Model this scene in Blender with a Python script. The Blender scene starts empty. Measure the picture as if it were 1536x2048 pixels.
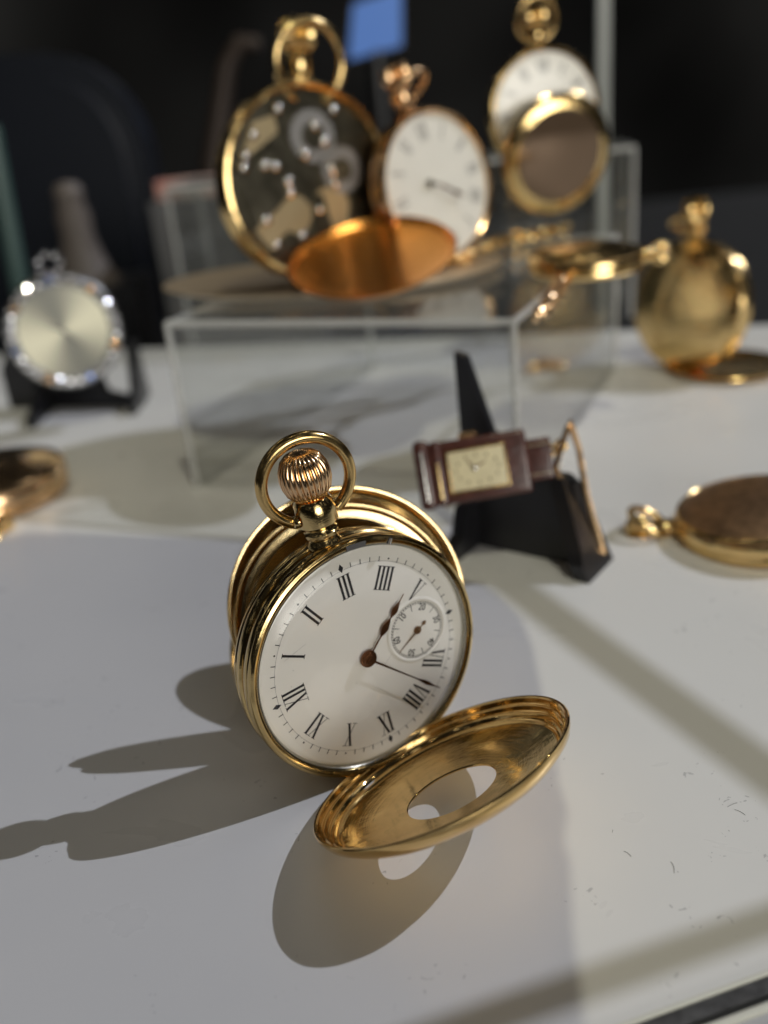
import bpy, bmesh, math, random
from mathutils import Vector, Matrix
random.seed(4)
PI = math.pi
K = 0.001                       # every length below is in millimetres
S = bpy.context.scene
COL = S.collection

# ------------------------------------------------------------------ camera
CR = Vector((0.99517009, -0.03934616, -0.08993542))
CD = Vector((-0.09816567, -0.39887795, -0.91173455))
CF = Vector((0.0, 0.91615952, -0.40081384))
CO = Vector((0.0, 0.0, 122.66))
F = 1850.0
cam_d = bpy.data.cameras.new('camera')
cam = bpy.data.objects.new('camera', cam_d)
COL.objects.link(cam)
m3 = Matrix((CR, -CD, -CF)).transposed()
cam.matrix_world = Matrix.Translation(CO * K) @ m3.to_4x4()
cam_d.sensor_fit = 'VERTICAL'
cam_d.sensor_height = 24.0
cam_d.lens = 24.0 * F / 2048
cam_d.clip_start = 0.005
cam_d.clip_end = 30.0
cam_d.dof.use_dof = True
cam_d.dof.focus_distance = 0.167
cam_d.dof.aperture_fstop = 21.7 / 3.9     # pupil of about 4 mm at this scale
S.camera = cam

# ------------------------------------------------------------------ world: a dim show room with rows of ceiling lamps and an added front glow
W = bpy.data.worlds.new('World'); S.world = W; W.use_nodes = True
nt = W.node_tree; nt.nodes.clear()
def N(t, ty, **kw):
    n = t.nodes.new(ty)
    for k, v in kw.items(): setattr(n, k, v)
    return n
def math_n(t, op, a, b=None, c=None, clamp=False):
    n = t.nodes.new('ShaderNodeMath'); n.operation = op; n.use_clamp = clamp
    for i, v in enumerate((a, b, c)):
        if v is None: continue
        if isinstance(v, (int, float)): n.inputs[i].default_value = v
        else: t.links.new(v, n.inputs[i])
    return n.outputs[0]
tc = N(nt, 'ShaderNodeTexCoord'); sep = N(nt, 'ShaderNodeSeparateXYZ')
nt.links.new(tc.outputs['Generated'], sep.inputs[0])
X, Y, Z = sep.outputs
zc = math_n(nt, 'MAXIMUM', Z, 0.05)
px_ = math_n(nt, 'DIVIDE', X, zc); py_ = math_n(nt, 'DIVIDE', Y, zc)
fx = math_n(nt, 'ABSOLUTE', math_n(nt, 'SUBTRACT', math_n(nt, 'FRACT', math_n(nt, 'ADD', math_n(nt, 'MULTIPLY', px_, 0.9), 0.3)), 0.5))
fy = math_n(nt, 'ABSOLUTE', math_n(nt, 'SUBTRACT', math_n(nt, 'FRACT', math_n(nt, 'ADD', math_n(nt, 'MULTIPLY', py_, 0.7), 0.15)), 0.5))
lampm = math_n(nt, 'MULTIPLY', math_n(nt, 'LESS_THAN', fx, 0.055), math_n(nt, 'LESS_THAN', fy, 0.06))
high = math_n(nt, 'GREATER_THAN', Z, 0.22)
lampm = math_n(nt, 'MULTIPLY', lampm, high)
ceil = N(nt, 'ShaderNodeMapRange', interpolation_type='SMOOTHSTEP')
nt.links.new(Z, ceil.inputs['Value'])
ceil.inputs['From Min'].default_value = 0.12; ceil.inputs['From Max'].default_value = 0.75
ceil.inputs['To Min'].default_value = 0.0; ceil.inputs['To Max'].default_value = 0.006
noi = N(nt, 'ShaderNodeTexNoise'); noi.inputs['Scale'].default_value = 2.6; noi.inputs['Detail'].default_value = 3
nt.links.new(tc.outputs['Generated'], noi.inputs['Vector'])
nz = math_n(nt, 'MULTIPLY', math_n(nt, 'POWER', noi.outputs['Fac'], 3.0), 6.0)
cl = math_n(nt, 'MULTIPLY', ceil.outputs[0], nz)
base = math_n(nt, 'ADD', cl, math_n(nt, 'MULTIPLY', nz, 0.0085))
tot = math_n(nt, 'ADD', base, math_n(nt, 'MULTIPLY', lampm, 1.7))
vd = N(nt, 'ShaderNodeVectorMath', operation='DOT_PRODUCT'); nt.links.new(tc.outputs['Generated'], vd.inputs[0])
vd.inputs[1].default_value = Vector((0.44, -0.90, 0.09)).normalized()
lob = N(nt, 'ShaderNodeMapRange', interpolation_type='SMOOTHSTEP'); nt.links.new(vd.outputs['Value'], lob.inputs['Value'])  # low front glow added to brighten the dial
lob.inputs['From Min'].default_value = 0.92; lob.inputs['From Max'].default_value = 0.985; lob.inputs['To Min'].default_value = 0.0; lob.inputs['To Max'].default_value = 6.6
lobz = math_n(nt, 'MULTIPLY', lob.outputs[0], math_n(nt, 'GREATER_THAN', Z, 0.02))
tot = math_n(nt, 'ADD', tot, math_n(nt, 'MULTIPLY', lobz, math_n(nt, 'ADD', math_n(nt, 'MULTIPLY', nz, 0.5), 0.4)))
colr = N(nt, 'ShaderNodeMix', data_type='RGBA')
nt.links.new(ceil.outputs[0], colr.inputs[0])
colr.inputs[6].default_value = (1.0, 0.97, 0.9, 1); colr.inputs[7].default_value = (1.0, 0.6, 0.2, 1)
bg = N(nt, 'ShaderNodeBackground'); out = N(nt, 'ShaderNodeOutputWorld')
nt.links.new(colr.outputs[2], bg.inputs[0]); nt.links.new(tot, bg.inputs[1]); nt.links.new(bg.outputs[0], out.inputs[0])
W.cycles.sampling_method = 'MANUAL'; W.cycles.sample_map_resolution = 1024

# ------------------------------------------------------------------ lamps
def aim(o, d, roll=0):
    d = Vector(d).normalized()
    o.rotation_euler = (d.to_track_quat('-Z', 'Y') @ Matrix.Rotation(roll, 3, 'Z').to_quaternion()).to_euler()
ld = bpy.data.lights.new('main_spot', 'SUN'); ld.energy = 1.5; ld.angle = math.radians(0.32); ld.color = (0.85, 0.885, 1.0)
lo = bpy.data.objects.new('main_spot', ld); COL.objects.link(lo)
LD = Vector((-1.01, -0.26, -1.0)); aim(lo, LD)
lo.location = (0.6, 0.4, 0.6)
# added warm lamp in place of a glass reflection: its light reaches the right and the back of the table, an added blocker keeps it off the left front
ld2 = bpy.data.lights.new('veil_fill', 'SUN'); ld2.energy = 0.72; ld2.angle = math.radians(0.22); ld2.color = (1.0, 0.96, 0.74)
lo2 = bpy.data.objects.new('veil_fill', ld2); COL.objects.link(lo2)
LD2 = Vector((-0.18, 0.50, -1.0)); aim(lo2, LD2); lo2.location = (0.2, 0.2, 1.0)
for x_, y_, z_ in ((-420, 620, 700), (120, 700, 760), (560, 520, 700), (-650, 150, 720), (300, -320, 800), (-200, -420, 760), (720, 60, 640), (-60, 230, 900)):
    d = bpy.data.lights.new('ceiling_spot', 'POINT'); d.energy = 0.2; d.color = (1.0, 0.86, 0.62); d.shadow_soft_size = 0.004
    o = bpy.data.objects.new('ceiling_spot', d); COL.objects.link(o); o.location = (x_ * .001, y_ * .001, z_ * .001)
S.view_settings.view_transform = 'Standard'; S.view_settings.look = 'None'
S.view_settings.exposure = 0.0; S.view_settings.gamma = 1.0; S.view_settings.use_curve_mapping = False
S.cycles.use_denoising = True
try: S.cycles.denoiser = 'OPENIMAGEDENOISE'
except Exception: pass
S.cycles.max_bounces = 10; S.cycles.glossy_bounces = 6; S.cycles.transparent_max_bounces = 24; S.cycles.transmission_bounces = 8
S.cycles.sample_clamp_indirect = 6.0; S.cycles.caustics_reflective = True; S.cycles.blur_glossy = 0.3

# ------------------------------------------------------------------ helpers
def at(px, py, z=0.0):
    """point of the horizontal plane at height z seen at pixel px,py of the 1536x2048 photograph"""
    r = CR * ((px - 768) / F) + CD * ((py - 1024) / F) + CF
    t = (z - CO.z) / r.z
    return CO + r * t
def ray_at(px, py, dist_y):
    r = CR * ((px - 768) / F) + CD * ((py - 1024) / F) + CF
    return CO + r * (dist_y / r.y)

def mat(name, color, rough=0.5, metal=0.0, bump=0.0, bscale=200.0, spec=0.5, coat=0.0, var=0.0, vscale=60.0, col2=None, ring=0.0, aniso=0.0, rvar=0.0, emis=None, emis_s=0):
    m = bpy.data.materials.new(name); m.use_nodes = True
    t = m.node_tree; b = t.nodes['Principled BSDF']
    b.inputs['Base Color'].default_value = (*color, 1); b.inputs['Roughness'].default_value = rough
    b.inputs['Metallic'].default_value = metal; b.inputs['Specular IOR Level'].default_value = spec
    b.inputs['Coat Weight'].default_value = coat; b.inputs['Coat Roughness'].default_value = 0.05
    if emis: b.inputs['Emission Color'].default_value = (*emis, 1); b.inputs['Emission Strength'].default_value = emis_s
    tcn = N(t, 'ShaderNodeTexCoord')
    if var > 0 or rvar > 0:
        n = N(t, 'ShaderNodeTexNoise'); n.inputs['Scale'].default_value = vscale; n.inputs['Detail'].default_value = 5
        t.links.new(tcn.outputs['Object'], n.inputs['Vector'])
        if var > 0:
            mx = N(t, 'ShaderNodeMix', data_type='RGBA')
            c2_ = col2 if col2 else tuple(c * (1 - var) for c in color)
            mx.inputs[6].default_value = (*color, 1); mx.inputs[7].default_value = (*c2_, 1)
            mr = N(t, 'ShaderNodeMapRange'); mr.inputs[1].default_value = .35; mr.inputs[2].default_value = .65
            t.links.new(n.outputs['Fac'], mr.inputs[0]); t.links.new(mr.outputs[0], mx.inputs[0]); t.links.new(mx.outputs[2], b.inputs['Base Color'])
        if rvar > 0:
            mr = N(t, 'ShaderNodeMapRange'); mr.inputs[1].default_value = .3; mr.inputs[2].default_value = .7
            mr.inputs[3].default_value = max(0.02, rough - rvar); mr.inputs[4].default_value = rough + rvar
            t.links.new(n.outputs['Fac'], mr.inputs[0]); t.links.new(mr.outputs[0], b.inputs['Roughness'])
    h = None
    if bump > 0:
        n2 = N(t, 'ShaderNodeTexNoise'); n2.inputs['Scale'].default_value = bscale; n2.inputs['Detail'].default_value = 4
        t.links.new(tcn.outputs['Object'], n2.inputs['Vector']); h = n2.outputs['Fac']
        bn = N(t, 'ShaderNodeBump'); bn.inputs['Strength'].default_value = bump; bn.inputs['Distance'].default_value = 0.0002
        t.links.new(h, bn.inputs['Height'])
        last = bn
        if ring > 0:   # turned marks running round the axis
            sp = N(t, 'ShaderNodeSeparateXYZ'); t.links.new(tcn.outputs['Object'], sp.inputs[0])
            rr = math_n(t, 'SQRT', math_n(t, 'ADD', math_n(t, 'MULTIPLY', sp.outputs[0], sp.outputs[0]), math_n(t, 'MULTIPLY', sp.outputs[1], sp.outputs[1])))
            cb = N(t, 'ShaderNodeCombineXYZ'); t.links.new(math_n(t, 'MULTIPLY', rr, 1.0), cb.inputs[0]); t.links.new(sp.outputs[2], cb.inputs[1])
            n3 = N(t, 'ShaderNodeTexNoise'); n3.inputs['Scale'].default_value = 4200; n3.inputs['Detail'].default_value = 2
            t.links.new(cb.outputs[0], n3.inputs['Vector'])
            b2 = N(t, 'ShaderNodeBump'); b2.inputs['Strength'].default_value = ring; b2.inputs['Distance'].default_value = 0.00006
            t.links.new(n3.outputs['Fac'], b2.inputs['Height']); t.links.new(bn.outputs[0], b2.inputs['Normal']); last = b2
        t.links.new(last.outputs[0], b.inputs['Normal'])
    return m
GOLD = mat('polished_gold', (0.78, 0.58, 0.27), 0.13, 1.0, bump=0.5, bscale=170, rvar=0.05, vscale=150, ring=0.5, var=.25, col2=(0.64, 0.47, 0.21))
GOLD_IN = mat('inner_gold', (0.90, 0.64, 0.28), 0.09, 1.0, bump=0.9, bscale=110, rvar=0.05, vscale=150, ring=0.35, var=.3, col2=(0.80, 0.54, 0.22))
LIDG = mat('pale_inner_gold', (0.92, 0.73, 0.40), 0.15, 1.0, bump=0.6, bscale=110, rvar=0.05, vscale=150, ring=0.4, var=.3, col2=(0.84, 0.62, 0.31))
ROSE = mat('rose_gold', (0.88, 0.60, 0.34), 0.18, 1.0, bump=0.2, bscale=500, rvar=.06, vscale=400)
BOWG = mat('bow_gold', (0.74, 0.52, 0.22), 0.2, 1.0, bump=0.2, bscale=400, rvar=.07, vscale=300)
BGGOLD = mat('show_gold', (0.84, 0.60, 0.27), 0.17, 1.0, bump=1.2, bscale=260, rvar=.06, vscale=200)
COPG = mat('copper_gold', (0.76, 0.50, 0.28), 0.18, 1.0, bump=0.8, bscale=240)
DGOLD = mat('orange_gold', (0.95, 0.42, 0.09), 0.24, 1.0, bump=0.4, bscale=120)
ENGR = mat('engraved_rose_gold', (0.50, 0.32, 0.19), 0.42, 1.0, bump=1.0, bscale=900, var=.4, vscale=300)
STEEL = mat('steel', (0.62, 0.61, 0.58), 0.16, 1.0, bump=0.2, bscale=400)
SILV = mat('silvered_rim', (0.46, 0.44, 0.38), 0.22, 1.0, bump=0.3, bscale=500, ring=.4)
COPPER = mat('blued_copper_hand', (0.24, 0.115, 0.06), 0.28, 1.0, bump=.2, bscale=800)
ENAMEL = mat('white_enamel', (0.89, 0.865, 0.81), 0.16, 0.0, coat=0.35, var=.035, vscale=90, bump=.05, bscale=90)
CREAM = mat('cream_dial', (0.78, 0.70, 0.47), 0.3, var=.12, vscale=300)
INK = mat('black_print', (0.012, 0.012, 0.016), 0.35)
GREY_INK = mat('grey_print', (0.30, 0.29, 0.29), 0.4)
BLACK = mat('black_acrylic', (0.010, 0.010, 0.012), 0.32, bump=.1, bscale=300)
LEATHER = mat('brown_leather', (0.085, 0.028, 0.022), 0.26, coat=0.4, bump=0.5, bscale=900, var=.4, vscale=500)
WHEEL = mat('bright_wheel', (.36, .35, .34), .42, 1.0, bump=.4, bscale=500)
BRIDGE2 = mat('bright_bridge', (.50, .40, .24), .4, 1.0, bump=.5, bscale=400)
MOVE = mat('dark_movement_plate', (0.17, 0.155, 0.115), 0.3, 1.0, bump=.6, bscale=500, var=.5, vscale=150)
BRIDGE = mat('bridge_metal', (0.46, 0.37, 0.22), 0.26, 1.0, bump=.4, bscale=600)
NAVY = mat('navy_leather', (0.006, 0.008, 0.014), 0.35, bump=.5, bscale=20)
EDGE = mat('frosted_acrylic_edge', (0.74, 0.73, 0.72), 0.35, bump=.2, bscale=300)
GLEDGE = mat('green_glass_edge', (0.04, 0.075, 0.07), 0.3)
BROWNG = mat('brown_lacquer', (0.22, 0.15, 0.10), 0.12, .6, bump=.3, bscale=60)
GREYP = mat('grey_post', (0.16, 0.17, 0.17), 0.3)
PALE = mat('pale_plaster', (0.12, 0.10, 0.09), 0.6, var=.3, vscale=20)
GEMS = [mat('clear_gem', (0.85, 0.85, 0.88), 0.10, 1.0), mat('blue_fire_gem', (0.35, 0.45, 0.8), 0.10, 1.0), mat('warm_fire_gem', (0.8, 0.5, 0.25), 0.10, 1.0)]; GEM = GEMS[0]

def glass_mat(name, tint, refl, rough=0.02, haze=0.0):
    m = bpy.data.materials.new(name); m.use_nodes = True; t = m.node_tree; t.nodes.clear()
    o = N(t, 'ShaderNodeOutputMaterial'); tr = N(t, 'ShaderNodeBsdfTransparent'); tr.inputs[0].default_value = (*tint, 1)
    g = N(t, 'ShaderNodeBsdfGlossy'); g.inputs['Roughness'].default_value = rough
    lw = N(t, 'ShaderNodeLayerWeight'); lw.inputs['Blend'].default_value = 0.5
    f = math_n(t, 'MULTIPLY', math_n(t, 'MULTIPLY_ADD', math_n(t, 'POWER', lw.outputs['Facing'], 5.0), 0.93, 0.045), refl, clamp=True)
    mx = N(t, 'ShaderNodeMixShader'); t.links.new(f, mx.inputs[0]); t.links.new(tr.outputs[0], mx.inputs[1]); t.links.new(g.outputs[0], mx.inputs[2])
    last = mx
    if haze:
        d = N(t, 'ShaderNodeBsdfDiffuse'); d.inputs[0].default_value = (.8, .8, .78, 1)
        m2 = N(t, 'ShaderNodeMixShader'); m2.inputs[0].default_value = haze
        t.links.new(mx.outputs[0], m2.inputs[1]); t.links.new(d.outputs[0], m2.inputs[2]); last = m2
    t.links.new(last.outputs[0], o.inputs[0]); return m
CRYSTAL = glass_mat('watch_crystal', (0.985, 0.985, 0.975), 0.8, 0.015)
ACRYL = glass_mat('clear_acrylic', (0.97, 0.975, 0.97), 0.9, 0.05, 0.008)
EDGE = glass_mat('frosted_acrylic_edge', (0.9, 0.9, 0.9), 1.2, 0.25, 0.42)
WINGL = glass_mat('window_glass', (0.97, 0.97, 0.96), 0.12, 0.02)

def obj(name, bm, m, parent=None, loc=None, smooth=True, mats=None):
    me = bpy.data.meshes.new(name); bm.normal_update(); bm.to_mesh(me); bm.free()
    me.transform(Matrix.Scale(K, 4))
    if smooth:
        for p in me.polygons: p.use_smooth = True
        try: me.set_sharp_from_angle(angle=math.radians(38))
        except Exception: pass
    me.materials.append(m)
    for x in (mats or []): me.materials.append(x)
    o = bpy.data.objects.new(name, me); COL.objects.link(o)
    if parent: o.parent = parent
    if loc is not None: o.location = Vector(loc) * K
    return o
def empty(name, label, cat, loc=(0, 0, 0), rot=None, group=None):
    o = bpy.data.objects.new(name, None); COL.objects.link(o); o.empty_display_size = .01
    o.location = Vector(loc) * K
    if rot is not None: o.rotation_euler = rot.to_euler() if isinstance(rot, Matrix) else rot
    o['label'] = label; o['category'] = cat
    if group: o['group'] = group
    return o
def tag(o, label, cat, group=None):
    o['label'] = label; o['category'] = cat
    if group: o['group'] = group
    return o
def frame(xv, yv, zv): return Matrix((Vector(xv), Vector(yv), Vector(zv))).transposed()
def lathe(prof, n=128, bm=None, closed=False):
    """prof: list of (r, z); revolve about z"""
    bm = bm or bmesh.new(); rings = []
    for r, z in prof:
        if r < 1e-6: rings.append([bm.verts.new((0, 0, z))])
        else: rings.append([bm.verts.new((r * math.cos(2 * PI * i / n), r * math.sin(2 * PI * i / n), z)) for i in range(n)])
    pairs = list(zip(rings, rings[1:])) + ([(rings[-1], rings[0])] if closed else [])
    for a, b in pairs:
        for i in range(n):
            j = (i + 1) % n
            vs = [a[i % len(a)], a[j % len(a)], b[j % len(b)], b[i % len(b)]]
            u = []
            for v in vs:
                if v not in u: u.append(v)
            if len(u) > 2:
                try: bm.faces.new(u)
                except ValueError: pass
    bmesh.ops.recalc_face_normals(bm, faces=bm.faces)
    return bm
def box(bm, c, s, M=None, bev=0.0):
    r = bmesh.ops.create_cube(bm, size=1.0); vs = r['verts']
    for v in vs:
        v.co = Vector((v.co.x * s[0], v.co.y * s[1], v.co.z * s[2]))
    if bev:
        es = list({e for v in vs for e in v.link_edges})
        q = bmesh.ops.bevel(bm, geom=es, offset=bev, segments=3, affect='EDGES', profile=.6)
        vs = list({v for f in q['faces'] for v in f.verts} | {v for v in vs if v.is_valid})
    for v in vs:
        p = v.co
        if M is not None: p = M @ p
        v.co = Vector(p) + Vector(c)
    return bm
def tube(bm, pts, rad, n=12, closed=False, flat=1.0):
    """sweep a circle along pts; rad number or list"""
    pts = [Vector(p) for p in pts]; m = len(pts); rings = []
    up = None
    for i, p in enumerate(pts):
        a = pts[(i - 1) % m] if (closed or i > 0) else p
        b = pts[(i + 1) % m] if (closed or i < m - 1) else p
        t = (b - a).normalized()
        if up is None:
            up = t.orthogonal().normalized()
        up = (up - t * up.dot(t)).normalized()
        s = t.cross(up)
        r = rad[i] if isinstance(rad, (list, tuple)) else rad
        rings.append([bm.verts.new(p + up * (r * math.cos(2 * PI * k / n)) + s * (r * flat * math.sin(2 * PI * k / n))) for k in range(n)])
    for i in range(m if closed else m - 1):
        A, B = rings[i], rings[(i + 1) % m]
        off = 0
        if closed and i == m - 1:
            off = min(range(n), key=lambda o: (A[0].co - B[o % n].co).length)
        for k in range(n):
            bm.faces.new((A[k], A[(k + 1) % n], B[(k + 1 + off) % n], B[(k + off) % n]))
    if not closed:
        bm.faces.new(rings[0][::-1]); bm.faces.new(rings[-1])
    bmesh.ops.recalc_face_normals(bm, faces=bm.faces)
    return bm
def poly(bm, pts, z=0.0, th=0.0):
    vs = [bm.verts.new((p[0], p[1], z + th)) for p in pts]
    f = bm.faces.new(vs)
    if th:
        lo_ = [bm.verts.new((p[0], p[1], z)) for p in pts]
        bm.faces.new(lo_[::-1])
        for i in range(len(pts)):
            j = (i + 1) % len(pts); bm.faces.new((lo_[i], lo_[j], vs[j], vs[i]))
        bmesh.ops.recalc_face_normals(bm, faces=bm.faces)
    else:
        if f.normal.z < 0: f.normal_flip()
    return bm
def prism(bm, pts, M, c, th):
    """2-D outline pts in plane of M's x,y; thickness th along M's z, from centre"""
    M = Matrix(M)
    a = [bm.verts.new(Vector(c) + M @ Vector((p[0], p[1], th / 2))) for p in pts]
    b = [bm.verts.new(Vector(c) + M @ Vector((p[0], p[1], -th / 2))) for p in pts]
    bm.faces.new(a); bm.faces.new(b[::-1])
    for i in range(len(pts)):
        j = (i + 1) % len(pts); bm.faces.new((b[i], b[j], a[j], a[i]))
    bmesh.ops.recalc_face_normals(bm, faces=bm.faces)
    return bm
def ring_flat(bm, r0, r1, z, n=180, cx=0, cy=0):
    a = [bm.verts.new((cx + r0 * math.cos(2 * PI * i / n), cy + r0 * math.sin(2 * PI * i / n), z)) for i in range(n)]
    b = [bm.verts.new((cx + r1 * math.cos(2 * PI * i / n), cy + r1 * math.sin(2 * PI * i / n), z)) for i in range(n)]
    for i in range(n):
        j = (i + 1) % n; bm.faces.new((a[i], b[i], b[j], a[j]))
    return bm

# ------------------------------------------------------------------ setting: white table top, front glass rail
T = bpy.data.materials.new('white_laminate'); T.use_nodes = True
t = T.node_tree; b = t.nodes['Principled BSDF']; b.inputs['Roughness'].default_value = 0.33; b.inputs['Specular IOR Level'].default_value = 0.5
tcn = N(t, 'ShaderNodeTexCoord')
n1 = N(t, 'ShaderNodeTexNoise'); n1.inputs['Scale'].default_value = 9; n1.inputs['Detail'].default_value = 4; t.links.new(tcn.outputs['Object'], n1.inputs['Vector'])
mx = N(t, 'ShaderNodeMix', data_type='RGBA'); mx.inputs[6].default_value = (.67, .67, .665, 1); mx.inputs[7].default_value = (.76, .755, .745, 1)
t.links.new(n1.outputs['Fac'], mx.inputs[0])
# sparse specks and scuffs
n2 = N(t, 'ShaderNodeTexNoise'); n2.inputs['Scale'].default_value = 420; n2.inputs['Detail'].default_value = 2; n2.inputs['Distortion'].default_value = 1.5
t.links.new(tcn.outputs['Object'], n2.inputs['Vector'])
n3 = N(t, 'ShaderNodeTexNoise'); n3.inputs['Scale'].default_value = 38; t.links.new(tcn.outputs['Object'], n3.inputs['Vector'])
sp = math_n(t, 'MULTIPLY', math_n(t, 'GREATER_THAN', n2.outputs['Fac'], 0.69), math_n(t, 'GREATER_THAN', n3.outputs['Fac'], 0.56))
mx2 = N(t, 'ShaderNodeMix', data_type='RGBA'); t.links.new(math_n(t, 'MULTIPLY', sp, 0.55), mx2.inputs[0]); t.links.new(mx.outputs[2], mx2.inputs[6]); mx2.inputs[7].default_value = (.3, .3, .31, 1)
t.links.new(mx2.outputs[2], b.inputs['Base Color'])
mp = N(t, 'ShaderNodeMapping'); mp.inputs['Rotation'].default_value = (0, 0, .5); mp.inputs['Scale'].default_value = (22, 38, 1); t.links.new(tcn.outputs['Object'], mp.inputs[0])
n4 = N(t, 'ShaderNodeTexNoise'); n4.inputs['Scale'].default_value = 1.0; n4.inputs['Detail'].default_value = 5; n4.inputs['Distortion'].default_value = .6; t.links.new(mp.outputs[0], n4.inputs['Vector'])
mr = N(t, 'ShaderNodeMapRange'); mr.inputs[1].default_value = .3; mr.inputs[2].default_value = .7; mr.inputs[3].default_value = .24; mr.inputs[4].default_value = .42; t.links.new(n4.outputs['Fac'], mr.inputs[0]); t.links.new(mr.outputs[0], b.inputs['Roughness'])
g1 = Vector((26.4, 90.5)); g2 = Vector((50.3, 96.8)); gd = (g2 - g1).normalized(); gn = Vector((gd.y, -gd.x))   # gn points to the viewer
def fl(s, o, z=0.0): p = g1 + gd * s + gn * o; return Vector((p.x, p.y, z))
bm = bmesh.new()
pts = [fl(-420, 0), fl(520, 0), Vector((560, 383, 0)), Vector((-430, 640, 0))]
vs = [bm.verts.new(p) for p in pts]; bm.faces.new(vs)
lv = [bm.verts.new(p - Vector((0, 0, 18))) for p in pts]; bm.faces.new(lv[::-1])
for i in range(4): bm.faces.new((lv[i], lv[(i + 1) % 4], vs[(i + 1) % 4], vs[i]))
bmesh.ops.recalc_face_normals(bm, faces=bm.faces)
o = obj('table_top', bm, T, smooth=False); o['kind'] = 'structure'

def rail(name, o0, o1, z0, z1, m, parent):
    bm = bmesh.new()
    M = Matrix(((gd.x, -gd.y, 0), (gd.y, gd.x, 0), (0, 0, 1)))
    c = fl(50, (o0 + o1) / 2, (z0 + z1) / 2)
    box(bm, c, (940, abs(o1 - o0), z1 - z0), M, 0.15)
    return obj(name, bm, m, parent, smooth=True)
ge = empty('glass_rail', 'grey metal rail with glass edge along the front of the white table', 'rail', (0, 0, 0))
RAILM = mat('rail_metal', (0.085, 0.085, 0.09), 0.28, bump=.8, bscale=250, var=.5, vscale=400)
LIPM = mat('pale_lip', (0.62, 0.62, 0.56), 0.3)
rail('edge_lip', 0.1, 0.8, -4, 0.5, LIPM, ge)
rail('glass_edge', 0.82, 3.3, -5, 0.1, RAILM, ge)
rail('seal_strip', 3.32, 4.4, -6, -0.3, mat('dark_seal', (0.03, 0.03, 0.03), .3, bump=.6, bscale=300), ge)
rail('metal_channel', 4.42, 5.4, -6, 0.3, LIPM, ge)
rail('outer_ledge', 5.42, 60, -12, -0.6, mat('grey_ledge', (0.42, 0.42, 0.44), .35), ge)

# case frame bars above the table: they cast the two soft stripes
def bar(name, a, b_, z, w, h, m, label):
    L = -LD / LD.z * -1.0
    off = Vector((-LD.x * z, -LD.y * z, z))
    A = Vector((a[0], a[1], 0)) + off; B = Vector((b_[0], b_[1], 0)) + off
    d = (B - A).normalized(); mid = (A + B) / 2
    s = Vector((0, 0, 1)).cross(d).normalized(); M = frame(d, s, Vector((0, 0, 1)))
    bm = bmesh.new(); box(bm, mid, ((B - A).length, w, h), M, 0.4)
    return tag(obj(name, bm, m), label, 'frame bar')
bar('case_frame_bar', (24, 243), (85, 98), 520, 8.5, 3, GREYP, 'dark metal frame bar across the display case, running away from its front')
f0 = fl(-330, -7.5); f1 = fl(330, -7.5)
bar('case_frame_bar', f0, f1, 520, 6.0, 3, GREYP, 'dark metal frame bar along the front top edge of the display case')

ZC = 620  # unseen panel added only to shape the warm lamp's edge on the table
cpts_ = [(22.5, 60), (20.8, 88), (22.3, 97), (23.5, 108), (26.3, 122), (26.0, 126), (28.6, 134), (28.4, 142), (30.2, 152), (31.0, 170), (32.6, 192), (32.2, 204), (29, 214), (26, 222), (8, 236), (-18, 254), (-46, 268), (-110, 288), (-420, 340), (-420, 60)]
bm = bmesh.new(); poly(bm, [(x - LD2.x * ZC, y - LD2.y * ZC) for x, y in cpts_], ZC, 4)
tag(obj('light_blocker', bm, GREYP, smooth=False), 'unseen added light-blocking panel high above the left front of the display table', 'light blocker')

# ------------------------------------------------------------------ main pocket watch
Tw = Vector((-6.12773118, 153.87477228, 24.95)); Nw = Vector((0.48754171, -0.87051815, 0.06709118)); Yw = Vector((-0.14611842, -0.00559298, 0.9892513)); Xw = Vector((0.86078597, 0.49210452, 0.12992555))
R0 = frame(Xw, Yw, Nw)
basep = Vector((-7.2, 156.5, 0.0)); R0t = R0.transposed()
off0 = R0t @ (Tw - basep)
w = empty('pocket_watch', 'open gold demi-hunter pocket watch with white roman dial, standing upright on the white table', 'pocket watch', basep, R0)
def wp(name, bm, m, parent=None, loc=(0, 0, 0), **k):
    return obj(name, bm, m, parent or w, Vector(loc) + (off0 if parent is None else Vector()), **k)
wp('case_body', lathe([(23.35, -1.0), (23.35, .75), (23.6, 1.05), (24.2, 1.2), (24.75, .95), (25.0, .45), (24.95, 0.0), (24.55, -.25), (24.5, -.5), (24.9, -.75), (25.0, -1.3), (24.75, -2.6), (24.45, -3.1), (24.45, -3.9), (24.8, -4.2), (24.95, -5.0), (24.6, -6.2), (24.2, -6.5), (24.2, -6.8), (24.5, -7.0), (24.4, -7.6), (23.6, -8.0), (22.4, -8.1), (22.2, -7.4), (0, -7.3)], 200), GOLD)
wp('inner_rim', lathe([(22.75, -.4), (22.8, .35), (23.0, .62), (23.3, .66), (23.34, -.4)], 200), SILV)
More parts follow.
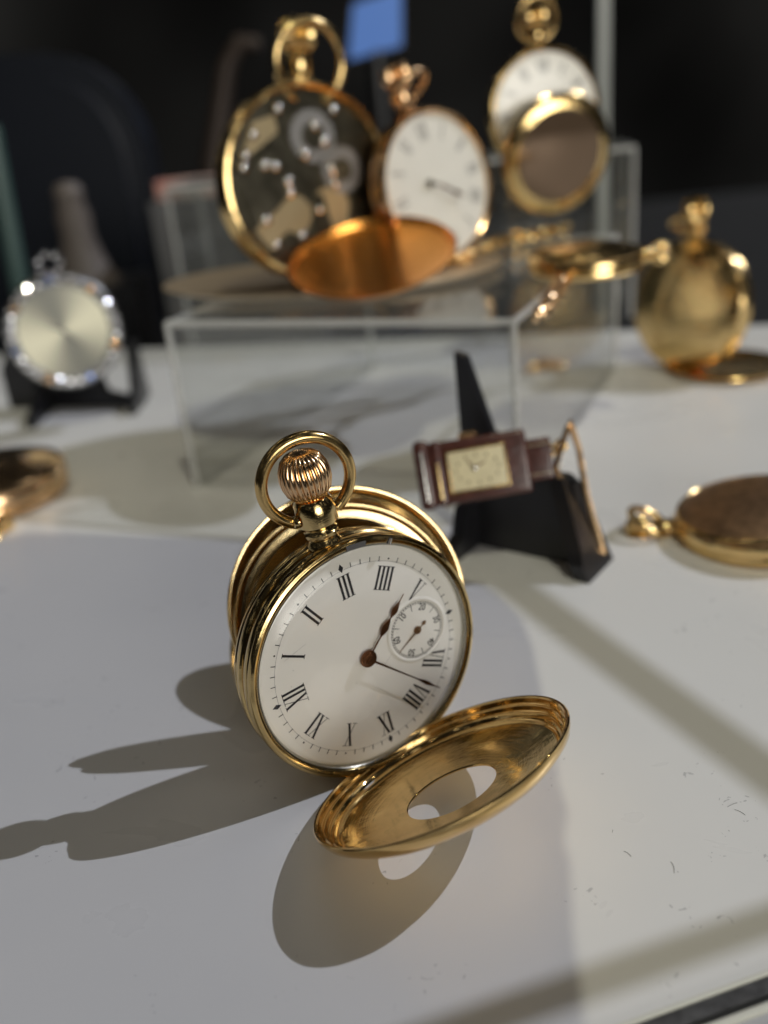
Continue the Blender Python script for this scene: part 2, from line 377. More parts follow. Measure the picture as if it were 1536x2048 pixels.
# dial
bm = bmesh.new(); n = 200
dial = wp('dial', lathe([(0, 0), (12, 0), (22.0, -0.01), (22.5, -.08), (22.74, -.25), (22.74, -.9)], 200), ENAMEL)
def P(a, r, u=0.0):    # polar with tangential offset, clockwise positive
    return (math.cos(a) * r + math.sin(a) * u, math.sin(a) * r - math.cos(a) * u)
def quad(bm, a, p, z=.03):   # p list of (u, r)
    vs = [bm.verts.new((*P(a, r, u), z)) for u, r in p]; f = bm.faces.new(vs); f.normal_update()
    if f.normal.z < 0: f.normal_flip()
NUM = {1: 'I', 2: 'II', 3: 'III', 4: 'IIII', 5: 'V', 7: 'VII', 8: 'VIII', 9: 'IX', 10: 'X', 11: 'XI', 12: 'XII'}
r_in, r_out = 13.8, 18.5
def numeral(bm, a, s, r0=r_in, r1=r_out, sc=1.0, z=.03):
    wd = {'I': .98 * sc, 'V': 2.0 * sc, 'X': 2.0 * sc}; tk = .50 * sc; th = .13 * sc
    tot = sum(wd[c] for c in s); u = -tot / 2
    for c in s:
        wv = wd[c]; m_ = u + wv / 2
        if c == 'I':
            quad(bm, a, [(m_ - tk / 2, r0), (m_ + tk / 2, r0), (m_ + tk / 2, r1), (m_ - tk / 2, r1)], z)
            for rr in (r0, r1): quad(bm, a, [(m_ - wv * .48, rr - .07 * sc), (m_ + wv * .48, rr - .07 * sc), (m_ + wv * .48, rr + .07 * sc), (m_ - wv * .48, rr + .07 * sc)], z + .004)
        if c == 'V':
            l = m_ - wv * .33; r_ = m_ + wv * .36
            quad(bm, a, [(m_ - .12 * sc, r0), (m_ + .2 * sc, r0), (l + tk / 2, r1), (l - tk / 2, r1)], z)
            quad(bm, a, [(m_, r0), (m_ + th, r0), (r_ + th / 2, r1), (r_ - th / 2, r1)], z + .004)
            for q in (l, r_): quad(bm, a, [(q - .55 * sc * (1 if q == l else .6), r1 - .07), (q + .55 * sc * (1 if q == l else .6), r1 - .07), (q + .5 * sc, r1 + .07), (q - .5 * sc, r1 + .07)], z + .008)
        if c == 'X':
            l = m_ - wv * .32; r_ = m_ + wv * .32
            quad(bm, a, [(r_ - tk / 2, r0), (r_ + tk / 2, r0), (l + tk / 2, r1), (l - tk / 2, r1)], z)
            quad(bm, a, [(l - th / 2, r0), (l + th / 2, r0), (r_ + th / 2, r1), (r_ - th / 2, r1)], z + .004)
            for q in (l, r_):
                for rr in (r0, r1): quad(bm, a, [(q - .5 * sc, rr - .06), (q + .5 * sc, rr - .06), (q + .5 * sc, rr + .06), (q - .5 * sc, rr + .06)], z + .008)
        u += wv
bm = bmesh.new()
for h, s in NUM.items(): numeral(bm, PI - h * PI / 6, s)
obj('hour_numerals', bm, INK, dial, smooth=False)
bm = bmesh.new()
for i in range(60):
    a = PI - i * PI / 30
    if i % 15 == 0: quad(bm, a, [(0, 19.1), (.52, 20.05), (0, 21.0), (-.52, 20.05)])
    elif i % 5 == 0:
        c = P(a, 20.1); vs = [bm.verts.new((c[0] + .2 * math.cos(k * PI / 5), c[1] + .2 * math.sin(k * PI / 5), .03)) for k in range(10)]; bm.faces.new(vs)
    else: quad(bm, a, [(-.085, 19.55), (.085, 19.55), (.085, 20.5), (-.085, 20.5)])
obj('minute_marks', bm, INK, dial, smooth=False)
bm = bmesh.new(); ring_flat(bm, 19.55, 19.62, .02)
for i in range(60):
    a = PI - i * PI / 30
    if i % 5: quad(bm, a, [(-.3, 19.5), (.3, 19.5), (.3, 19.58), (-.3, 19.58)], .026)
obj('minute_ring', bm, GREY_INK, dial, smooth=False)
bm = bmesh.new(); rs = random.Random(3)
for i in range(16):
    r = rs.uniform(3, 19); a = rs.uniform(0, 2 * PI); q = rs.uniform(.04, .10); c = P(a, r)
    vs = [bm.verts.new((c[0] + q * math.cos(k * PI / 3), c[1] + q * .7 * math.sin(k * PI / 3), .028)) for k in range(6)]; bm.faces.new(vs)
for (ax_, ay_, bx_, by_) in ((3.2, -3.6, 5.6, -2.0), (18.6, -5.2, 20.4, -7.2), (-16, 8, -11, 9.2)):
    vs = []
    dx, dy = bx_ - ax_, by_ - ay_; l_ = math.hypot(dx, dy); nx, ny = -dy / l_ * .022, dx / l_ * .022
    bm.faces.new([bm.verts.new(v) for v in ((ax_ - nx, ay_ - ny, .026), (bx_ - nx, by_ - ny, .026), (bx_ + nx, by_ + ny, .026), (ax_ + nx, ay_ + ny, .026))])
obj('dial_specks', bm, GREY_INK, dial, smooth=False)
# seconds dial, sunk with a bevelled edge
SX = 12.0
sub = obj('seconds_dial', lathe([(0, .012), (6.15, .012), (6.3, .16), (6.55, .2), (6.85, .1), (7.0, .0)], 120), ENAMEL, dial, (SX, 0, 0))
bm = bmesh.new(); ring_flat(bm, 5.55, 5.62, .03, 120, SX); ring_flat(bm, 5.92, 5.99, .03, 120, SX)
def squad(bm, a, p, z=.036):
    vs = [bm.verts.new((SX + P(a, r, u)[0], P(a, r, u)[1], z)) for u, r in p]; f = bm.faces.new(vs); f.normal_update()
    if f.normal.z < 0: f.normal_flip()
for i in range(60):
    a = PI - i * PI / 30; squad(bm, a, [(-.075, 5.6), (.075, 5.6), (.075, 5.95), (-.075, 5.95)])
    if i % 10 == 5: squad(bm, a, [(-.07, 4.3), (.07, 4.3), (.07, 5.6), (-.07, 5.6)])
def text_into(bm, s, a, r, size, cx, cy, z, rot=None):
    cu = bpy.data.curves.new('t', 'FONT'); cu.body = s; cu.size = size; cu.align_x = 'CENTER'; cu.align_y = 'CENTER'; cu.offset = size * .012
    to = bpy.data.objects.new('t', cu); COL.objects.link(to)
    dg = bpy.context.evaluated_depsgraph_get(); me = to.evaluated_get(dg).to_mesh()
    c = (cx + r * math.cos(a), cy + r * math.sin(a))
    Mt = Matrix.Translation((c[0], c[1], z)) @ Matrix.Rotation((a - PI / 2) if rot is None else rot, 4, 'Z') @ Matrix.Diagonal((.82, 1, 1, 1))
    vs = [bm.verts.new(Mt @ v.co) for v in me.vertices]
    for p in me.polygons:
        try: bm.faces.new([vs[i] for i in p.vertices])
        except ValueError: pass
    to.evaluated_get(dg).to_mesh_clear(); bpy.data.objects.remove(to); bpy.data.curves.remove(cu)
for i, s in enumerate(('60', '10', '20', '30', '40', '50')):
    text_into(bm, s, PI - i * PI / 3, 4.75, 2.0, SX, 0, .036)
obj('seconds_numerals', bm, INK, dial, smooth=False)

def hand(tip, bulges, base_w, z, th, tail=None, tipw=.06, L0=0.0, n=60):
    """flat tapering hand as a closed outline; bulges = list of (fraction, half width, half length fraction)"""
    d = Vector(tip); L = d.length; d.normalize(); s = Vector((-d.y, d.x)); left = []; right = []
    for i in range(n + 1):
        f = i / n; r = L0 + (L - L0) * f
        wv = base_w * (1 - f) + tipw * f
        for bf, bw, bl in bulges:
            q = (f - bf) / bl
            if -1 < q < 1: wv = max(wv, bw * (math.cos(q * PI / 2) ** 1.2 if q < 0 else (1 - q) ** .9))
        left.append(d * r + s * wv); right.append(d * r - s * wv)
    bm = bmesh.new(); pts_ = left + right[::-1]
    top = [bm.verts.new((p.x, p.y, z + th)) for p in pts_]; bot = [bm.verts.new((p.x, p.y, z)) for p in pts_]
    m_ = len(left)
    for i in range(m_ - 1):
        a, b_, c, d_ = i, i + 1, 2 * m_ - 2 - i, 2 * m_ - 1 - i
        bm.faces.new((top[a], top[b_], top[c], top[d_])); bm.faces.new((bot[d_], bot[c], bot[b_], bot[a]))
    k = len(pts_)
    for i in range(k): bm.faces.new((bot[i], bot[(i + 1) % k], top[(i + 1) % k], top[i]))
    bmesh.ops.recalc_face_normals(bm, faces=bm.faces); return bm
wp('hour_hand', hand((10.8, 9.3), [(.44, .80, .17), (.74, .70, .15)], .16, .75, .16, L0=1.0), COPPER, smooth=False)
wp('minute_hand', hand((13.15, -14.5), [(.80, .42, .16)], .22, 1.15, .14, L0=1.0, tipw=.05), COPPER, smooth=False)
wp('hand_boss', lathe([(0, 1.75), (.45, 1.72), (.5, 1.6), (.95, 1.6), (1.0, 1.35), (1.35, 1.3), (1.4, 1.0), (1.75, .95), (1.8, .7), (1.2, .5), (1.0, .0)], 48), COPPER)
sd = Vector((6.7, -2.6)) - Vector((SX, 0))
bm = hand((sd.x, sd.y), [], .13, .38, .1, L0=0, tipw=.04, n=10)
b2 = hand((-sd.x * .42, -sd.y * .42), [(.8, .42, .3)], .1, .38, .1, L0=0, tipw=.04, n=14)
me = bpy.data.meshes.new('t'); b2.to_mesh(me); b2.free(); bm.from_mesh(me); bpy.data.meshes.remove(me)
lathe([(0, .62), (.3, .6), (.35, .5), (.8, .48), (.85, .3), (.3, 0.05)], 30, bm)
HANDG = mat('gilt_brown_hand', (0.36, 0.22, 0.12), 0.3, 1.0)
wp('second_hand', bm, HANDG, loc=(SX, 0, 0), smooth=False)
# crystal over the dial
wp('crystal', lathe([(0, 2.35), (8, 2.33), (15, 2.25), (19.6, 2.12), (20.3, 2.02), (21.0, 1.8), (22.2, 1.25), (23.2, .72)], 160), CRYSTAL)
# steel setting lever and screws in the bezel
bm = bmesh.new(); a = math.radians(63.5)
tube(bm, [(math.cos(a) * 23.4, math.sin(a) * 23.4, .9), (math.cos(a) * 24.6, math.sin(a) * 24.6, 1.3)], [.55, .45], 12)
wp('setting_lever', bm, STEEL)
bm = bmesh.new(); aa = [math.radians(76 + i * 1.1) for i in range(10)]
for i in range(9):
    ri, ro = 23.3, 24.35
    vs = [bm.verts.new((math.cos(x) * r, math.sin(x) * r, 1.24)) for x, r in ((aa[i], ri), (aa[i], ro), (aa[i + 1], ro), (aa[i + 1], ri))]
    vb = [bm.verts.new(v.co - Vector((0, 0, .5))) for v in vs]
    bm.faces.new(vs); bm.faces.new((vb[0], vb[1], vs[1], vs[0])) ; bm.faces.new((vb[1], vb[2], vs[2], vs[1])); bm.faces.new((vb[2], vb[3], vs[3], vs[2])); bm.faces.new((vb[3], vb[0], vs[0], vs[3]))
bmesh.ops.remove_doubles(bm, verts=bm.verts, dist=.001); bmesh.ops.recalc_face_normals(bm, faces=bm.faces)
wp('setting_slot', bm, mat('slot_steel', (0.30, 0.29, 0.28), .25, 1.0))
bm = bmesh.new(); a = math.radians(-63); tube(bm, [(math.cos(a) * 24.6, math.sin(a) * 24.6, -.6), (math.cos(a) * 25.7, math.sin(a) * 25.7, -.4)], [.8, .6], 12)
wp('hinge_stop', bm, STEEL)
# pendant, crown, bow.  Lathe axis z -> local y
ROTY = Matrix.Rotation(-PI / 2, 4, 'X')
def along_y(bm, z=-4.0):
    bm.transform(Matrix.Translation((0, 0, z)) @ ROTY); return bm
wp('pendant', along_y(lathe([(0, 23.5), (3.6, 23.6), (3.5, 24.6), (3.0, 25.3), (2.75, 25.9), (2.9, 26.2), (3.3, 26.5), (3.35, 27.2), (3.0, 27.6), (2.9, 28.0), (3.3, 28.3), (3.95, 29.0), (4.05, 31.0), (3.8, 33.0), (3.2, 34.0), (0, 34.2)], 10)), GOLD)
bm = bmesh.new(); nn = 26 * 10
prof = [(2.3, 33.9), (3.3, 34.3), (4.3, 35.5), (4.85, 37.2), (4.9, 38.6), (4.65, 40.2), (3.9, 41.8), (2.9, 42.7), (2.0, 43.0), (1.6, 42.7), (0, 42.6)]
rings = []
for r, z in prof:
    if r == 0: rings.append([bm.verts.new((0, 0, z))]); continue
    dep = .34 if r > 2.5 else .12
    rings.append([bm.verts.new(((r - dep * (1 - abs(math.sin(13 * 2 * PI * i / nn))) ** 1.5) * math.cos(2 * PI * i / nn), (r - dep * (1 - abs(math.sin(13 * 2 * PI * i / nn))) ** 1.5) * math.sin(2 * PI * i / nn), z)) for i in range(nn)])
for A, B in zip(rings, rings[1:]):
    for i in range(nn):
        j = (i + 1) % nn
        if len(B) == 1: bm.faces.new((A[i], A[j], B[0]))
        else: bm.faces.new((A[i], A[j], B[j], B[i]))
bmesh.ops.recalc_face_normals(bm, faces=bm.faces)
wp('crown', along_y(bm), ROSE)
bm = bmesh.new(); pts = []; rad = []
for i in range(61):
    a = math.radians(-62 + i * (304 / 60)); pts.append((8.5 * math.cos(a), 8.35 * math.sin(a), 0)); rad.append(1.22 - .12 * abs(i - 30) / 30)
tube(bm, pts, rad, 20)
bow = wp('bow', bm, BOWG, loc=(0, 37.3, -4.0)); bow.rotation_euler = (math.radians(4), math.radians(-10), math.radians(2))
for sx in (-1, 1):
    wp('bow_screw', lathe([(0, 1.0), (.8, .9), (1.2, .4), (1.25, 0), (0, -.1)], 24), GOLD, loc=(sx * 3.9, 30.6, -4.0)).rotation_euler = (0, sx * PI / 2, 0)

# front cover, swung open on its hinge at nine o'clock; window in the middle
def place_disc(o, c, nrm, xdir):
    """put a child with its z along nrm (world), origin at world point c"""
    z = Vector(nrm).normalized(); x = (Vector(xdir) - z * Vector(xdir).dot(z)).normalized(); y = z.cross(x)
    Rl = R0t @ frame(x, y, z)
    o.location = (R0t @ (Vector(c) - basep)) * K; o.rotation_euler = Rl.to_euler()
cc = CO + (Vector((5.39361323, 133.3969652, 13.45)) - CO) * 1.007 + Vector((0, 0, .4)); cn = Vector((-0.33690901, 0.3063248, 0.89031311))
cov = obj('front_cover', lathe([(8.9, -5.15), (8.75, -5.35), (8.9, -5.6), (14, -5.4), (19, -4.8), (22.5, -3.5), (24.5, -1.9), (25.15, -.6), (25.2, -.1), (25.0, .12), (24.6, .1), (24.35, -.15), (24.25, -1.2), (24.1, -1.3), (23.55, -1.2), (23.45, -1.3), (23.35, -2.3), (23.2, -2.4), (22.75, -2.3), (22.65, -2.4), (22.45, -3.25), (22.1, -3.4), (21.7, -3.2), (21.5, -3.3), (21.2, -3.8), (18, -4.5), (13, -5.0)], 200, closed=True), GOLD_IN, w)
place_disc(cov, cc, cn, Xw)
obj('cover_glass', lathe([(0, -5.0), (8.8, -5.25)], 80), WINGL, cov)
bm = bmesh.new()
for h, s in {**NUM, 6: 'VI'}.items():
    numeral(bm, PI - h * PI / 6, s, 10.2, 12.9, .5, 0)
for v in bm.verts: v.co = Vector((-v.co.x, v.co.y, -5.2 + 0.0))
for v in bm.verts: v.co.z = -5.64
obj('chapter_numerals', bm, INK, cov, smooth=False)
# two back covers standing open behind the case
def bowl(r, d): return lathe([(0, -d - .45), (r * .6, -d - .25), (r * .88, -d + .8), (r * .975, -.9), (r, -.1), (r - .2, .15), (r - .7, .1), (r - 1.0, -.5), (r - 1.5, -.7), (r - 1.9, -1.5), (r * .85, -d + 1.1), (r * .6, -d + .25), (0, -d)], 180)
p1 = Tw + Xw * 6.0 + Yw * 2.7 - Nw * 16.4; n1v = (Nw - Xw * .33 + Yw * .32).normalized()
inner = obj('back_cover', bowl(25.3, 3.0), LIDG, w); place_disc(inner, p1, n1v, Xw)
inner['label'] = 'inner back cover just behind the case'
dust = obj('dust_cover', bowl(23.6, 1.3), LIDG, w); place_disc(dust, p1 + n1v * 2.4 - Xw * .9 - Yw * 1.6, n1v, Xw)
phi = math.radians(283); th = math.radians(61)
u = Xw * math.cos(phi) + Yw * math.sin(phi)
Hh = Tw - Nw * 8 + u * 24.5 + Xw * 3.0 + Yw * 1.6; dr = (-u * math.cos(th) - Nw * math.sin(th)); ax = Nw.cross(u).normalized()
n2v = dr.cross(ax).normalized()
if n2v.dot(Nw) < 0: n2v = -n2v
outer = obj('back_cover', bowl(24.5, 2.6), LIDG, w); place_disc(outer, Hh + dr * 24.5, n2v, Xw)
outer['label'] = 'outer back cover leaning far back'
# hinges
for (pos, z0, ln, rr) in (((-90, 24.9), -.2, 9, .75), ((283, 24.6), -7.6, 8, .7)):
    a = math.radians(pos[0]); c = Vector((math.cos(a) * pos[1], math.sin(a) * pos[1], z0)); tg = Vector((-math.sin(a), math.cos(a), 0))
    bm = bmesh.new()
    for k in range(3):
        q = c + tg * ln * ((k - 1) / 3); tube(bm, [q - tg * ln * .155, q + tg * ln * .155], rr, 14)
    wp('hinge', bm, GOLD)

# ------------------------------------------------------------------ acrylic risers
def riser(c4, z, th, label, group):
    ctr = sum((Vector((p[0], p[1], 0)) for p in c4), Vector()) / 4
    r = empty('acrylic_riser', label, 'display riser', ctr, None, group)
    P4 = [Vector((p[0], p[1], 0)) - ctr for p in c4]
    def plate(nm, A, B, zz0, zz1, inn):
        d = (B - A).normalized(); s = Vector((-d.y, d.x, 0))
        if s.dot(-(A + B) / 2) < 0: s = -s
        bm = bmesh.new(); M = frame(d, s, (0, 0, 1))
        box(bm, (A + B) / 2 + s * th / 2 + Vector((0, 0, (zz0 + zz1) / 2)), ((B - A).length - (0 if inn else 2 * th + .1), th, zz1 - zz0), M, .0)
        obj(nm, bm, ACRYL, r, smooth=False)
    plate('side_panel', P4[0], P4[1], 0, z - th, True); plate('side_panel', P4[2], P4[3], 0, z - th, True)
    plate('side_panel', P4[1], P4[2], 0, z - th, False); plate('side_panel', P4[3], P4[0], 0, z - th, False)
    bm = bmesh.new(); a = [bm.verts.new(p + Vector((0, 0, z))) for p in P4]; b_ = [bm.verts.new(p + Vector((0, 0, z - th + .05))) for p in P4]
    bm.faces.new(a); bm.faces.new(b_[::-1])
    for i in range(4): bm.faces.new((a[i], a[(i + 1) % 4], b_[(i + 1) % 4], b_[i]))
    bmesh.ops.recalc_face_normals(bm, faces=bm.faces); obj('top_panel', bm, ACRYL, r, smooth=False)
    for i in range(4):
        bm = bmesh.new(); A = P4[i]; B = P4[(i + 1) % 4]; d = (B - A).normalized()
        q = .5 * th
        tube(bm, [A * .992 + Vector((0, 0, 0)), A * .992 + Vector((0, 0, z * .6)), A * .992 + Vector((0, 0, z - q))], q * .8, 10)
        obj('corner_edge', bm, EDGE, r)
        bm = bmesh.new(); tube(bm, [A * .992 + Vector((0, 0, z - q)), (A + B) * .496 + Vector((0, 0, z - q)), B * .992 + Vector((0, 0, z - q))], q * .8, 10)
        obj('top_edge', bm, EDGE, r)
    return r
RZ = 62.0
riser([(-69, 321), (44, 272), (115, 421), (2, 470)], RZ, 3.0, 'clear acrylic riser box in front carrying the open gold watches', 'clear acrylic risers')
ZB = 92.0
bl = at(318, 322, ZB); br = at(1272, 345, ZB)
bl = ray_at(318, 322, 560); br = ray_at(1272, 345, 520)
ZB = (bl.z + br.z) / 2
dv = (Vector((br.x, br.y)) - Vector((bl.x, bl.y))); pv = Vector((-dv.y, dv.x)).normalized() * 60
riser([(bl.x, bl.y), (br.x, br.y), (br.x + pv.x, br.y + pv.y), (bl.x + pv.x, bl.y + pv.y)], ZB, 3.0, 'taller clear acrylic riser box at the back behind the gold watches', 'clear acrylic risers')

# ------------------------------------------------------------------ background watches
def disc_frame(yaw, lean, roll):
    """face normal: yaw 0 looks to the camera (-y), positive turns to +x; lean tips back; roll turns the pendant"""
    nrm = Vector((math.sin(yaw) * math.cos(lean), -math.cos(yaw) * math.cos(lean), math.sin(lean)))
    upv = Vector((0, 0, 1)); yv = (upv - nrm * upv.dot(nrm)).normalized(); xv = yv.cross(nrm)
    R = frame(xv, yv, nrm) @ Matrix.Rotation(roll, 3, 'Z')
    return R
def bg_watch(label, centre, R, Rd, kind='dial', body=GOLD, bow_r=.24, covers=(), base=None, group=None, hands=None, bowtilt=0.0, name='pocket_watch', face=ENAMEL, bowc=None, ink=None):
    """centre: world point of the face centre; R: frame (x, y=pendant, z=face); Rd: case radius"""
    base = base or Vector((centre.x, centre.y, centre.z - Rd)); Rt = R.transposed(); of = Rt @ (centre - base)
    r = empty(name, label, 'pocket watch', base, R, group); s = Rd / 25.0
    def part(nm, bm, m, loc=(0, 0, 0), parent=None, **k):
        bm.transform(Matrix.Scale(s, 4)); return obj(nm, bm, m, parent or r, (Vector(loc) * s + of) if parent is None else Vector(loc) * s, **k)
    part('case', lathe([(22.9, -.5), (23.0, .6), (23.8, 1.3), (24.6, 1.1), (25, .2), (24.6, -.4), (25, -1), (25, -4), (24.4, -4.6), (24.7, -6), (23.8, -7.5), (20, -8.6), (10, -9.2), (0, -9.4)], 72), body)
    if kind == 'dial':
        d = part('dial', lathe([(0, 0), (22.9, -.05), (22.9, -.6)], 72), face)
        bm = bmesh.new()
        for h, q in {**NUM, 6: 'VI'}.items(): numeral(bm, PI / 2 - h * PI / 6, q, 15.2, 20.3, 1.15, .05)
        part('hour_numerals', bm, ink or INK, parent=d, smooth=False)
        part('seconds_dial', lathe([(0, .03), (5.2, .03), (5.6, .15), (5.9, .02)], 40), face, loc=(0, -11, 0), parent=d)
        part('hour_hand', hand((-6.5, 3), [(.6, 1.3, .3)], .5, .8, .3, L0=.5), BRIDGE, smooth=False)
        part('minute_hand', hand((9, -7), [(.7, .8, .3)], .5, 1.2, .3, L0=.5), COPPER, smooth=False)
        part('crystal', lathe([(0, 2.4), (10, 2.2), (18, 1.7), (23, .6)], 64), CRYSTAL)
    elif kind == 'movement':
        mv = part('movement', lathe([(0, -1.0), (22.9, -1.0), (22.9, -2)], 72), MOVE)
        rnd = random.Random(11)
        for (x, y, rr, hh, m_) in ((1, 11.5, 6.4, 1.1, WHEEL), (9.5, 3.5, 5.8, .9, WHEEL), (-5, -8, 4.6, .8, BRIDGE2), (6, -7, 6.0, .6, BRIDGE2), (1, 11.5, 3.0, 1.5, MOVE), (9.5, 3.5, 2.6, 1.3, MOVE)):
            bm = bmesh.new(); nn_ = 96; pr = [rr + (.35 if i % 4 < 2 else 0) for i in range(nn_)]
            poly(bm, [(pr[i] * math.cos(2 * PI * i / nn_), pr[i] * math.sin(2 * PI * i / nn_)) for i in range(nn_)], 0, hh)
            lathe([(0, hh + .3), (rr * .3, hh + .25), (rr * .32, hh)], 24, bm)
            part('gear', bm, m_, loc=(x, y, -.9), parent=mv, smooth=False)
        for pts_, m_ in ((((-21, -2), (-17, -12), (-5, -2), (-3, 6), (-12, 10)), MOVE), (((-20, 4), (-9, 12), (-10, 16), (-16, 14)), BRIDGE2), (((-17, -12), (-13, -17), (-2, -7), (-5, -3)), BRIDGE2), (((0, -20), (8, -18), (3, -3), (0, -3)), MOVE), (((12, -3), (20, -6), (17, -13), (11, -9)), MOVE)):
            bm = bmesh.new(); poly(bm, pts_, 0, 1.3); part('bridge', bm, m_, loc=(0, 0, -.98), parent=mv, smooth=False)
        for k in range(26):
            a = rnd.uniform(0, 2 * PI); q = rnd.choice((7, 11, 14, 17, 19.5))
            part('screw', lathe([(0, 1.2), (.8, 1.0), (1.3, .5), (1.4, 0)], 16), STEEL, loc=(q * math.cos(a), q * math.sin(a), .3), parent=mv)
    else:
        part('lid', lathe([(0, 5.0), (8, 4.7), (15, 3.9), (20, 2.7), (23.5, 1.4), (24.9, .3), (24.9, -.3)], 72), kind)
    # pendant, crown, bow
    def ay(bm): bm.transform(Matrix.Translation((0, 0, -4)) @ ROTY); return bm
    part('pendant', ay(lathe([(3.6, 23.6), (3.0, 25), (2.7, 26), (3.3, 27), (3.3, 31), (2.6, 32.5), (0, 32.6)], 28)), body)
    bm = bmesh.new(); nn_ = 72
    rg = []
    for rr, z in ((2.3, 32), (4.0, 33), (4.9, 35), (5.0, 37), (4.2, 39.4), (2.2, 40.4), (0.01, 40.4)):
        rg.append([bm.verts.new(((rr * (1 - .07 * (i % 2))) * math.cos(2 * PI * i / nn_), (rr * (1 - .07 * (i % 2))) * math.sin(2 * PI * i / nn_), z)) for i in range(nn_)])
    for A, B in zip(rg, rg[1:]):
        for i in range(nn_): bm.faces.new((A[i], A[(i + 1) % nn_], B[(i + 1) % nn_], B[i]))
    bmesh.ops.recalc_face_normals(bm, faces=bm.faces)
    part('crown', ay(bm), body)
    bm = bmesh.new(); br_ = bow_r * 25
    tube(bm, [(br_ * math.cos(math.radians(-65 + i * 310 / 40)), br_ * math.sin(math.radians(-65 + i * 310 / 40)), 0) for i in range(41)], 1.15, 12)
    bo = part('bow', bm, body, loc=(0, 28 + br_ * .88 * math.cos(bowtilt), -4 + br_ * .88 * math.sin(bowtilt))); bo.rotation_euler = (bowtilt, 0, 0)
    if bowc: bo.location = (Vector(bowc) * s + of) * K
    # hinged covers: (hinge angle, opening angle, front?, material, radius factor)
    for (ph, th_, front, m_, nm, *sh) in covers:
        uu = Vector((math.cos(ph), math.sin(ph), 0)); zz = Vector((0, 0, 1 if front else -1))
        z0 = 1.2 if front else -7.5
        d_ = -uu * math.cos(th_) + zz * math.sin(th_)
        nr = zz * -math.cos(th_) - uu * math.sin(th_)       # interior normal
        c_ = (uu * 24.9 + Vector((0, 0, z0)) + d_ * 24.6) + (Vector(sh[0]) if sh else Vector())
        o_ = part(nm, bowl(24.7, 3.2), m_, loc=c_)
        x_ = d_; y_ = nr.cross(x_); o_.rotation_euler = frame(x_, y_, nr).to_euler()
        if sh and ph > -1.45: o_.scale = (.87, .87, .87)
        if sh and ph < -1.45:
            part('cover_panel', lathe([(0, -4.15), (14, -3.85), (20, -2.6), (20.2, -2.2), (0, -3)], 64), BROWNG, parent=o_)
    return r
GW = 'gold pocket watches on show behind'
# 1: movement side out, on the riser
TZ = RZ + 3.2
b1 = at(634, 556, TZ)
Rr1 = 34.6; R1 = disc_frame(math.radians(31), math.radians(6), math.radians(-8))
c1 = Vector((b1.x + 2, b1.y, TZ + Rr1 - .4))
bg_watch('large gold pocket watch showing its dark movement, standing on the front riser', c1, R1, Rr1, 'movement', BGGOLD, .38, [(math.radians(-68), math.radians(108), True, DGOLD, 'front_cover', (-8.5, 11, -1.5))], group=GW, bowtilt=.15, bowc=(.8, 29.0, .5))
# 2: white dial watch
b2_ = at(896, 520, TZ)
Rr2 = 28.0; R2 = disc_frame(math.radians(38), math.radians(8), math.radians(12))
bg_watch('rose gold pocket watch with a white roman dial, standing behind the movement watch', Vector((b2_.x - 2, b2_.y, TZ + Rr2)), R2, Rr2, 'dial', COPG, .26, (), group=GW, bowtilt=.9, ink=GREY_INK)
# 3: dial watch with its round cover hanging open in front
b3 = at(1080, 470, TZ)
Rr3 = 27.0; R3 = disc_frame(math.radians(12), math.radians(2), math.radians(3))
Rr3 = 25.0; c3 = ray_at(1092, 222, b3.y + 12)
bg_watch('gold pocket watch at right with its round cover open before the dial', c3, R3, Rr3, 'dial', BGGOLD, .34, [(math.radians(-86), math.radians(13), True, BGGOLD, 'front_cover', (-1.5, -16.5, 4))], base=Vector((b3.x, b3.y, TZ)), group=GW, bowtilt=.2)
bm = bmesh.new(); box(bm, (b3.x + 2, b3.y + 17, TZ + (c3.z - 25 - TZ) / 2), (30, 14, c3.z - 25 - TZ), None, 1.0)
tag(obj('display_block', bm, ACRYL, smooth=False), 'small clear block under the gold watch at right on the riser', 'display block')
# 4: closed hunter standing on the table at right
b4 = at(1358, 742, 0)
Rr4 = 28.5; R4 = disc_frame(math.radians(-56), math.radians(10), math.radians(8))
bg_watch('closed gold hunter watch standing on edge on the table at right', Vector((b4.x + 3, b4.y + 2, Rr4 + .8)), R4, Rr4, BGGOLD, BGGOLD, .25, group=GW, bowtilt=1.2)
fl4 = at(1450, 726, 3)
tag(obj('shallow_dish', bowl(26, 2.4), BGGOLD, None, (fl4.x, fl4.y, 2.9)), 'round shallow gold dish-shaped cover lying flat on the table beside the closed hunter watch', 'watch cover')
# 5: closed engraved watch lying at right
R5 = Matrix.Rotation(math.radians(74), 3, 'Z') @ Matrix.Rotation(math.radians(-7), 3, 'X')
c5 = at(1522, 1012, 9)
bg_watch('closed engraved rose gold watch lying flat on the table at the right edge', Vector((c5.x, c5.y, 8.2)), R5, 23.5, ENGR, BGGOLD, .26, group=GW, base=Vector((c5.x, c5.y, 0)), bowtilt=.6)
# 6: rose gold closed watch lying at left edge
c6 = at(-22, 955, 9)
R6 = Matrix.Rotation(math.radians(150), 3, 'Z')
bg_watch('closed rose gold watch lying flat on the table at the left edge', Vector((c6.x, c6.y, 10.2)), R6, 28, ROSE, ROSE, .26, group=GW, base=Vector((c6.x, c6.y, 0)))
# 7: flat lid watch on the riser
c7 = at(1170, 492, TZ + 6)
R7 = Matrix.Rotation(math.radians(-80), 3, 'Z')
bg_watch('closed gold watch lying flat on the right rear corner of the front riser', Vector((c7.x, c7.y, TZ + 3.5)), R7, 20, BGGOLD, BGGOLD, .26, group=GW, base=Vector((c7.x, c7.y, TZ - 3)))

